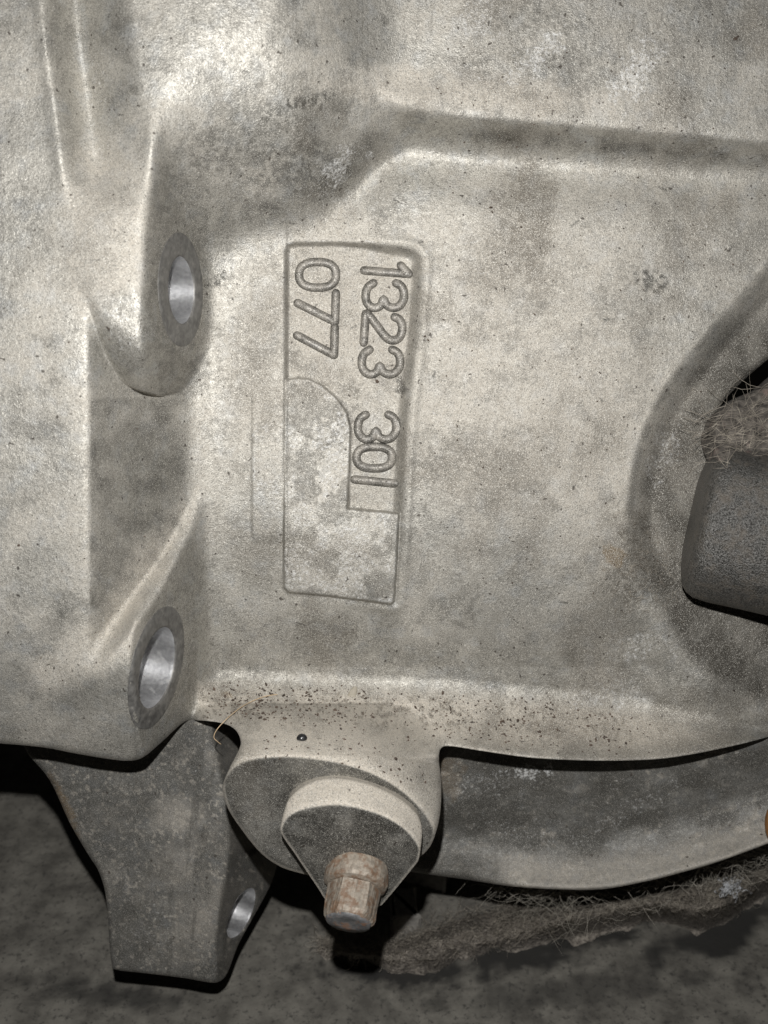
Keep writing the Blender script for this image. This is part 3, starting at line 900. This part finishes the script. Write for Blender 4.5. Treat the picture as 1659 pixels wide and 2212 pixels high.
leg = relief('mounting_leg', LEG, leg_h, 2.6, M_LEG, gear, leg_a, 260, 10, [project(circ(lh[0], lh[2], lh[3], 64))])
bored_hole(leg, *lh, 65, 80, 200, False)

# lower flange seen under the lip on the right
BAND = np.concatenate([np.array([(860, 1585), (1200, 1610), (1420, 1610), (1600, 1575), (1730, 1540), (1730, 1796)]),
    catmull([(1659, 1822), (1550, 1862), (1460, 1888), (1400, 1903), (1300, 1921), (1200, 1921), (1100, 1914), (1000, 1899), (905, 1886), (860, 1880)], 5, False)])
c_bb = curve1([(860, 1880), (1000, 1899), (1200, 1921), (1300, 1921), (1400, 1903), (1550, 1862), (1730, 1796)], 60)
def band_h(x, y):
    q = np.clip((y - (c_bb(x) - 130)) / 130, 0, 1)
    k = sm((x - 980) / 180)
    h = -260 - 60 * sm((x - 1250) / 350) - 0.5 * (y - 1620) + (40 + 90 * k) * q ** 1.6 + 60 * sm((x - 1300) / 300) - 0.00012 * np.clip(1250 - x, 0, 600) ** 2
    h = h - 18 * np.exp(-((y - 1800 - 0.02 * (x - 900)) / 40) ** 2) * (1 - k)
    return h + 0.5 * vn(x, y, 6, 910) + 1.6 * vn(x, y, 26, 911) + 5 * vn(x, y, 110, 912)
def band_a(x, y):
    n2 = fbm(x * 0.5 + y * 0.25, y, 44, 111)
    q = sm((y - (c_bb(x) - 100)) / 70) * (0.15 + 0.85 * sm((x - 1010) / 130))
    dust = np.maximum(0.02 + 0.5 * n2, 0.4 * q)
    oil_shade = (1 - q) * (0.52 + 0.7 * n2)
    st = vn(x * 0.88 - y * 0.47, (x * 0.47 + y * 0.88) * 4, 34, 118) * 0.6 + fbm(x, y, 12, 119, 3) * 0.7
    fleck = 0.55 * sm((st - 0.22) / 0.25) * (0.4 + 0.6 * sm(fbm(x, y, 80, 120) * 2 + .4))
    ox_sheen = 1.0 * blob(x, y, 1150, 1666, 36, 17, -10, .9, 112, .6)
    ox_sheen = np.maximum(ox_sheen, .5 * blob(x, y, 1060, 1690, 100, 30, -8, 1.0, 113, .9))
    ox_sheen = np.maximum(ox_sheen, .5 * blob(x, y, 1350, 1760, 120, 18, -28, 1.1, 114, .9))
    ox_sheen = np.maximum(ox_sheen, .4 * blob(x, y, 1090, 1790, 110, 26, 6, 1.2, 115, .9))
    ox_sheen = np.maximum(ox_sheen, 0.7 * fleck)
    dust = np.maximum(dust, fleck)
    oil_shade = np.maximum(oil_shade, 0.75 * blob(x, y, 1050, 1760, 150, 50, 6, .7, 121, 1.0))
    oil_shade = np.maximum(oil_shade, 0.6 * blob(x, y, 1085, 1655, 46, 20, 5, .6, 116, .6))
    return {'dust': dust, 'oil_shade': oil_shade, 'oxide_sheen': ox_sheen, 'rust': .3 * blob(x, y, 960, 1680, 30, 40, 0, 1, 117, .9)}
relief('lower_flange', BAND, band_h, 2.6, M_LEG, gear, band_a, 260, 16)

# ------------------------------------------------------------------ floor
def floor_h(y):
    return D - 2451 / ((y - 1106) / D * math.cos(PITCH) + math.sin(PITCH))

g = np.linspace(-1, 1, 460)
gx = np.sign(g) * np.abs(g) ** 2.2 * 1.5
FX, FY = np.meshgrid(gx, gx + 0.35)
FZ = 0.0012 * fbm(FX * 1000, FY * 1000, 60, 121) * np.exp(-(FX ** 2 + (FY - .35) ** 2) / .2)
FV = np.stack([FX, FY, FZ], -1).reshape(-1, 3)
idx = np.arange(460 * 460).reshape(460, 460)
FF = np.stack([idx[:-1, :-1], idx[:-1, 1:], idx[1:, 1:], idx[1:, :-1]], -1).reshape(-1, 4)
fq = project(FV + np.array([0, 0, 0.0]))
infront = (FV - CAM) @ BACK < -0.05
fx_, fy_ = np.where(infront, fq[:, 0], -9e3), np.where(infront, fq[:, 1], -9e3)
fx_, fy_ = np.clip(fx_, -4000, 6000), np.clip(fy_, -4000, 9000)
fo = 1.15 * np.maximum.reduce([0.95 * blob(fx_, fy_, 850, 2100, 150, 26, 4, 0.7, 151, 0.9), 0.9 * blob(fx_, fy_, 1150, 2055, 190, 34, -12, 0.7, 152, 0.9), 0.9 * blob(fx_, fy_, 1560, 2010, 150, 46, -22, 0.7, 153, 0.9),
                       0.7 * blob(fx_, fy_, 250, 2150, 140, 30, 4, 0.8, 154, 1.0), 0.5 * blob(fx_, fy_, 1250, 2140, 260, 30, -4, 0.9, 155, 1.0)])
fl = put('floor', mesh_np('floor', FV, FF, M_FLOOR, {'oil_shade': np.clip(fo, 0, 1)}))  # dark patches paint shade on the floor by the mat and leg
tag(fl, kind='structure')

# grey blocks on the floor under the cover
def block(x, y, w, d, h, rz, label):
    V, F = [], []
    b = 0.0012
    lv = [(0, 0), (0, h - b), (b * .3, h - b * .3), (b, h)]
    for ins, z in lv:
        for sx, sy in ((-1, -1), (1, -1), (1, 1), (-1, 1)):
            for t in (0, 1):
                cxx, cyy = sx * (w / 2 - ins), sy * (d / 2 - ins)
                if (t == 0) == (sx * sy > 0):
                    cxx -= sx * b
                else:
                    cyy -= sy * b
                cs, sn = math.cos(rz), math.sin(rz)
                V.append((x + cxx * cs - cyy * sn, y + cxx * sn + cyy * cs, z))
    for i in range(3):
        for j in range(8):
            F.append((i * 8 + j, i * 8 + (j + 1) % 8, (i + 1) * 8 + (j + 1) % 8, (i + 1) * 8 + j))
    F.append(tuple(24 + j for j in range(8)))
    o = put('stone_block', mesh_py('stone_block', V, F, M_BLOCK, False))
    tag(o, label, 'block', 'blocks on the floor')
def floor_pt(px, py):
    return P3(px, py, floor_h(py))
p = floor_pt(872, 2022)
block(p[0], p[1] + 0.010, 0.0135, 0.020, 0.010, 0.10, 'low grey block with a square corner on the floor below the bolt')
p = floor_pt(905, 1985)
block(p[0] + .004, p[1] + 0.030, 0.026, 0.024, 0.024, -0.35, 'taller grey block in the shade behind the cover, by the flange')

# ------------------------------------------------------------------ pipe stub on the right
pax = RIGHT * 0.955 + UPV * -0.20 + BACK * 0.16
pax /= np.linalg.norm(pax)
ax = pax
au = np.cross(ax, BACK); au /= np.linalg.norm(au)
av = np.cross(ax, au)
pc = P3(1512, 1126, -40)
pipe = lathe('pipe_stub', pc, [(0.5, -14), (120, -14), (146, -8), (160, 4), (167, 18), (170, 50), (171, 120), (174, 240), (176, 330)], M_PIPE, None, 96, 0.012)
tag(pipe, 'dark round pipe end under hairy brown dust, at the right edge beside the casing', 'pipe')

# ------------------------------------------------------------------ dust, hair, grit
def tubes(name, paths, rad, mat, sides=3):
    V, F = [], []
    for path, r in zip(paths, rad):
        p = np.asarray(path)
        tg = np.gradient(p, axis=0)
        tg /= np.linalg.norm(tg, axis=1)[:, None] + 1e-12
        a = np.cross(tg, BACK + 0.13 * RIGHT + .07 * UPV)
        a /= np.linalg.norm(a, axis=1)[:, None] + 1e-12
        b = np.cross(tg, a)
        st = len(V)
        n = len(p)
        for i in range(n):
            rr = r * (1 if 0 < i < n - 1 else 0.35)
            for k in range(sides):
                t = 2 * math.pi * k / sides
                V.append(p[i] + rr * (math.cos(t) * a[i] + math.sin(t) * b[i]))
        for i in range(n - 1):
            for k in range(sides):
                F.append((st + i * sides + k, st + i * sides + (k + 1) % sides, st + (i + 1) * sides + (k + 1) % sides, st + (i + 1) * sides + k))
    return mesh_np(name, np.array(V), F, mat)

def hair_paths(n, pick, hf, lift, length, curl, seed, dirang=None):
    r = np.random.default_rng(seed)
    out, rad = [], []
    for i in range(n):
        x, y = pick(r)
        a = r.uniform(0, 2 * math.pi) if dirang is None else dirang + r.normal(0, 0.55) + (math.pi if r.random() < .5 else 0)
        L = length * r.uniform(0.4, 1.5)
        k = 8
        pts, hs = [], []
        w = r.normal(0, curl)
        hh = r.uniform(0, lift)
        for j in range(k):
            pts.append((x, y))
            hs.append(hh + lift * .3 * math.sin(j * r.uniform(.3, .9)))
            a += w / k + r.normal(0, curl * .25)
            x += math.cos(a) * L / k
            y += math.sin(a) * L / k
        pts = np.array(pts)
        h = hf(pts[:, 0].copy(), pts[:, 1].copy()) + np.array(hs) + 2
        out.append(P3(pts[:, 0], pts[:, 1], h))
        rad.append(U * r.uniform(0.5, 1.2))
    return out, rad

# dust mat on the pipe
PM = catmull([(1535, 968), (1530, 930), (1550, 895), (1590, 862), (1640, 840), (1720, 800), (1720, 1030), (1660, 1040), (1600, 1020), (1558, 1006)], 5)
def pm_h(x, y):
    yc = 1120 + 0.2 * (x - 1507)
    t = np.clip((y - yc) / 174, -0.985, 0.5)
    hp = -40 + 172 * np.sqrt(1 - t * t) - 0.5 * np.clip(yc - 171 - y, 0, 200)
    edge = 1000 + 22 * vn(x, y * 0, 22, 135) + 0.12 * (x - 1560)
    th = (12 + 14 * fbm(x, y, 34, 131)) * sm((edge - y) / 46) + 7 * fbm(x * .4, y, 10, 132)
    return hp + th - 6 - 30 * sm((1552 - x) / 26)
mat1 = relief('dust_mat', PM, pm_h, 4, M_MAT, None, None, 60, 22)
tag(mat1, kind='stuff')
pp, rr = hair_paths(150, lambda r: (r.uniform(1535, 1680), r.normal(930, 36)), pm_h, 5, 80, 0.7, 5, -0.35)
tag(put('dust_hair', tubes('dust_hair', pp, [q * .55 for q in rr], M_HAIR)), kind='stuff')

# dust mat along the floor under the flange
c_m1 = curve1([(560, 2050), (690, 2042), (850, 2036), (950, 2000), (1020, 1975), (1150, 1962), (1300, 1925), (1450, 1895), (1700, 1840)], 30)
c_m2 = curve1([(560, 2030), (700, 2050), (850, 2085), (960, 2080), (1080, 2040), (1200, 2010), (1320, 1985), (1420, 1965), (1520, 1995), (1580, 1965), (1660, 1905), (1730, 1880)], 20)
xs = np.linspace(680, 1730, 110)
MM = np.concatenate([np.stack([xs, c_m1(xs) - 6], 1), np.stack([xs[::-1], c_m2(xs[::-1]) + 26 + 30 * vn(xs[::-1], xs[::-1] * 0, 45, 880) + 14 * vn(xs[::-1], xs[::-1] * 0, 14, 881)], 1)])
def mm_h(x, y):
    e = sm((np.minimum(y - c_m1(x) + 12, c_m2(x) + 26 - y)) / 50)
    return floor_h(y) + 20 + e * (90 + 170 * sm((x - 950) / 500) + 60 * fbm(x, y, 60, 133) + 22 * fbm(x, y, 16, 134))
mat2 = relief('dust_mat', MM, mm_h, 5, M_FLUFF, None, None, 20, 60)
tag(mat2, kind='stuff')
def pick2(r):
    x = r.uniform(1080, 1690) if r.random() < .8 else r.uniform(690, 1100)
    t = r.beta(1.2, 2.0)
    return x, c_m1(x) - 16 + t * (c_m2(x) - c_m1(x) + 16)
pp, rr = hair_paths(4600, pick2, mm_h, 36, 44, 2.4, 6, -0.25)
q = np.random.default_rng(12)
pp5, rr5 = [], []
cl = [(q.uniform(1080, 1680), q.normal(14, 26), q.normal(-0.3, 0.5)) for k in range(26)]
for i in range(460):
    k = cl[int(q.integers(0, 26))]
    x = k[0] + q.normal() * 38
    y = c_bb(x) + k[1] + q.normal() * 16
    L, a = q.gamma(2.0, 26) + 14, k[2] + q.normal(0, 0.45)
    t = np.linspace(-.5, .5, 7)
    hx, hy = x + L * t * math.cos(a), y + L * t * math.sin(a) + q.normal() * 0.6 * L * (t ** 2 - .1) + q.normal(size=7) * 3.0
    hz = -430 - q.uniform(0, 260) + q.normal() * 60 * t
    pp5.append(P3(hx, hy, hz))
    rr5.append(U * q.uniform(.5, 1.1))
tag(put('dust_hair', tubes('dust_hair', pp, [q * .55 for q in rr], M_HAIR)), kind='stuff')
tag(put('cobweb', tubes('cobweb', pp5, [q * .42 for q in rr5], M_WEB)), kind='stuff')

# hairs caught on the casing and round the bolt
def case_pick(r):
    if r.random() < .75:
        return r.normal(1390, 40), r.normal(1235, 60)
    return r.normal(1470, 30), r.normal(960, 70)
pp, rr = hair_paths(260, case_pick, case_h, 6, 22, 2.5, 8)
tag(put('dust_hair', tubes('dust_hair', pp, [q * .45 for q in rr], M_HAIR)), kind='stuff')

# grit on the ledge and the wall
def grit(name, pts, mat):
    V, F = [], []
    ico = np.array([(0, 0, 1), (.9, 0, .1), (.28, .86, .1), (-.73, .53, .1), (-.73, -.53, .1), (.28, -.86, .1), (0, 0, -.6)])
    fc = [(0, 1, 2), (0, 2, 3), (0, 3, 4), (0, 4, 5), (0, 5, 1), (6, 2, 1), (6, 3, 2), (6, 4, 3), (6, 5, 4), (6, 1, 5)]
    for (x, y, s, hf) in pts:
        h = hf(np.array([x]), np.array([y]))[0]
        c = P3(x, y, h + s * .3)
        a = random.uniform(0, 6.28)
        el = random.uniform(.7, 1.6)
        st = len(V)
        for q in ico:
            qx, qy = q[0] * el, q[1] / el
            j = 1 + random.uniform(-.25, .25)
            V.append(c + U * s * j * ((qx * math.cos(a) - qy * math.sin(a)) * RIGHT + (qx * math.sin(a) + qy * math.cos(a)) * UPV + q[2] * .7 * BACK))
        F += [tuple(st + i for i in f) for f in fc]
    return put(name, mesh_np(name, np.array(V), F, mat, None, False))
G = []
r = np.random.default_rng(3)
for i in range(760):
    x = 445 + 980 * r.beta(1.1, 1.5)
    if vn(np.array(x), np.array(0.), 60, 801) < -0.35 and r.random() < .7:
        continue
    y = c_ylt(x) + 25 + r.beta(1.6, 1.9) * (c_ylb(x) - c_ylt(x) - 32)
    G.append((x, y, r.uniform(1.2, 3.4) * (1 if r.random() < .9 else 1.6), case_h))
for i in range(60):
    x = r.uniform(560, 930)
    y = r.uniform(1580, 1640) + max(0, x - 700) * .3
    G.append((x, y, r.uniform(1.0, 3.6), case_h))
for i in range(190):
    x, y = r.uniform(930, 1620), r.uniform(60, 1300)
    G.append((x, y, r.uniform(1.0, 2.6), case_h))
for i in range(70):
    x, y = r.uniform(20, 320), r.uniform(380, 1560)
    G.append((x, y, r.uniform(.9, 2.0), case_h))
for x, y, s in ((1588, 84, 5), (1593, 80, 4), (815, 824, 4.5), (1060, 448, 4), (1063, 458, 3), (918, 726, 3), (925, 735, 3), (855, 1640, 5), (936, 1590, 4), (668, 1532, 4), (40, 1178, 3.5), (862, 1662, 4)):
    G.append((x, y, s, case_h))
tag(grit('grit', G, M_GRIT), kind='stuff')

# tan fibre curling off the ledge
fp = catmull([(600, 1500), (570, 1505), (530, 1522), (495, 1548), (470, 1574), (462, 1592), (470, 1602), (478, 1608)], 6, False)
fh = np.interp(np.arange(len(fp)), [0, 12, 24, 34, len(fp)], [0, 12, 40, 30, 10])
bh = np.where(fp[:, 1] < 1556, case_h(fp[:, 0].copy(), fp[:, 1].copy()), case_h(np.array([500.0]), np.array([1552.0]))[0])
o = put('fibre', tubes('fibre', [P3(fp[:, 0], fp[:, 1], bh + fh + 3)], [U * 0.85], M_FIBRE, 6))
tag(o, 'thin tan fibre curling over the dusty ledge left of the cover', 'fibre')

# black seed and dry winged flake on the ledge
def lump(name, px, py, rx, ry, rz, ang, mat, hf, seed):
    V, F = [], []
    n, m = 14, 10
    c = P3(px, py, hf(np.array([px * 1.0]), np.array([py * 1.0]))[0] + rz * .5)
    ca, sa = math.cos(ang), math.sin(ang)
    for i in range(m + 1):
        th = math.pi * i / m
        for j in range(n):
            ph = 2 * math.pi * j / n
            q = 1 + .06 * float(vn(np.array(j * 1.3), np.array(i * 1.7), 2, seed))
            a, b, z = rx * math.sin(th) * math.cos(ph) * q, ry * math.sin(th) * math.sin(ph) * q, rz * math.cos(th) * q
            V.append(c + U * ((a * ca - b * sa) * RIGHT + (a * sa + b * ca) * UPV + z * BACK))
    for i in range(m):
        for j in range(n):
            F.append((i * n + j, (i + 1) * n + j, (i + 1) * n + (j + 1) % n, i * n + (j + 1) % n))
    return put(name, mesh_np(name, np.array(V), F, mat))
tag(lump('seed', 652, 1595, 11, 9.5, 8, 0.2, M_BEAD, case_h, 811), 'shiny black round seed on the dusty top of the boss', 'seed')
tag(lump('seed_wing', 760, 1502, 9, 24, 2.5, -0.45, M_SEED, case_h, 812), 'dry grey-brown winged flake lying on the dusty ledge above the cover', 'seed')
# white web tuft in the hair, rusty clip at the edge
pp, rr = hair_paths(90, lambda q: (q.normal(1578, 9), q.normal(1916, 8)), lambda x, y: mm_h(x, y) + 30, 40, 26, 3.5, 14)
tag(put('web_tuft', tubes('web_tuft', pp, rr, M_WHITE)), 'small white web tuft caught in the grey hair below the flange', 'web')
tag(lump('rusty_pin', 1668, 1782, 16, 44, 24, 0.0, M_RUST, lambda x, y: band_h(x, y) + 20, 813), 'rusty orange pin end at the right edge of the lower flange', 'pin')
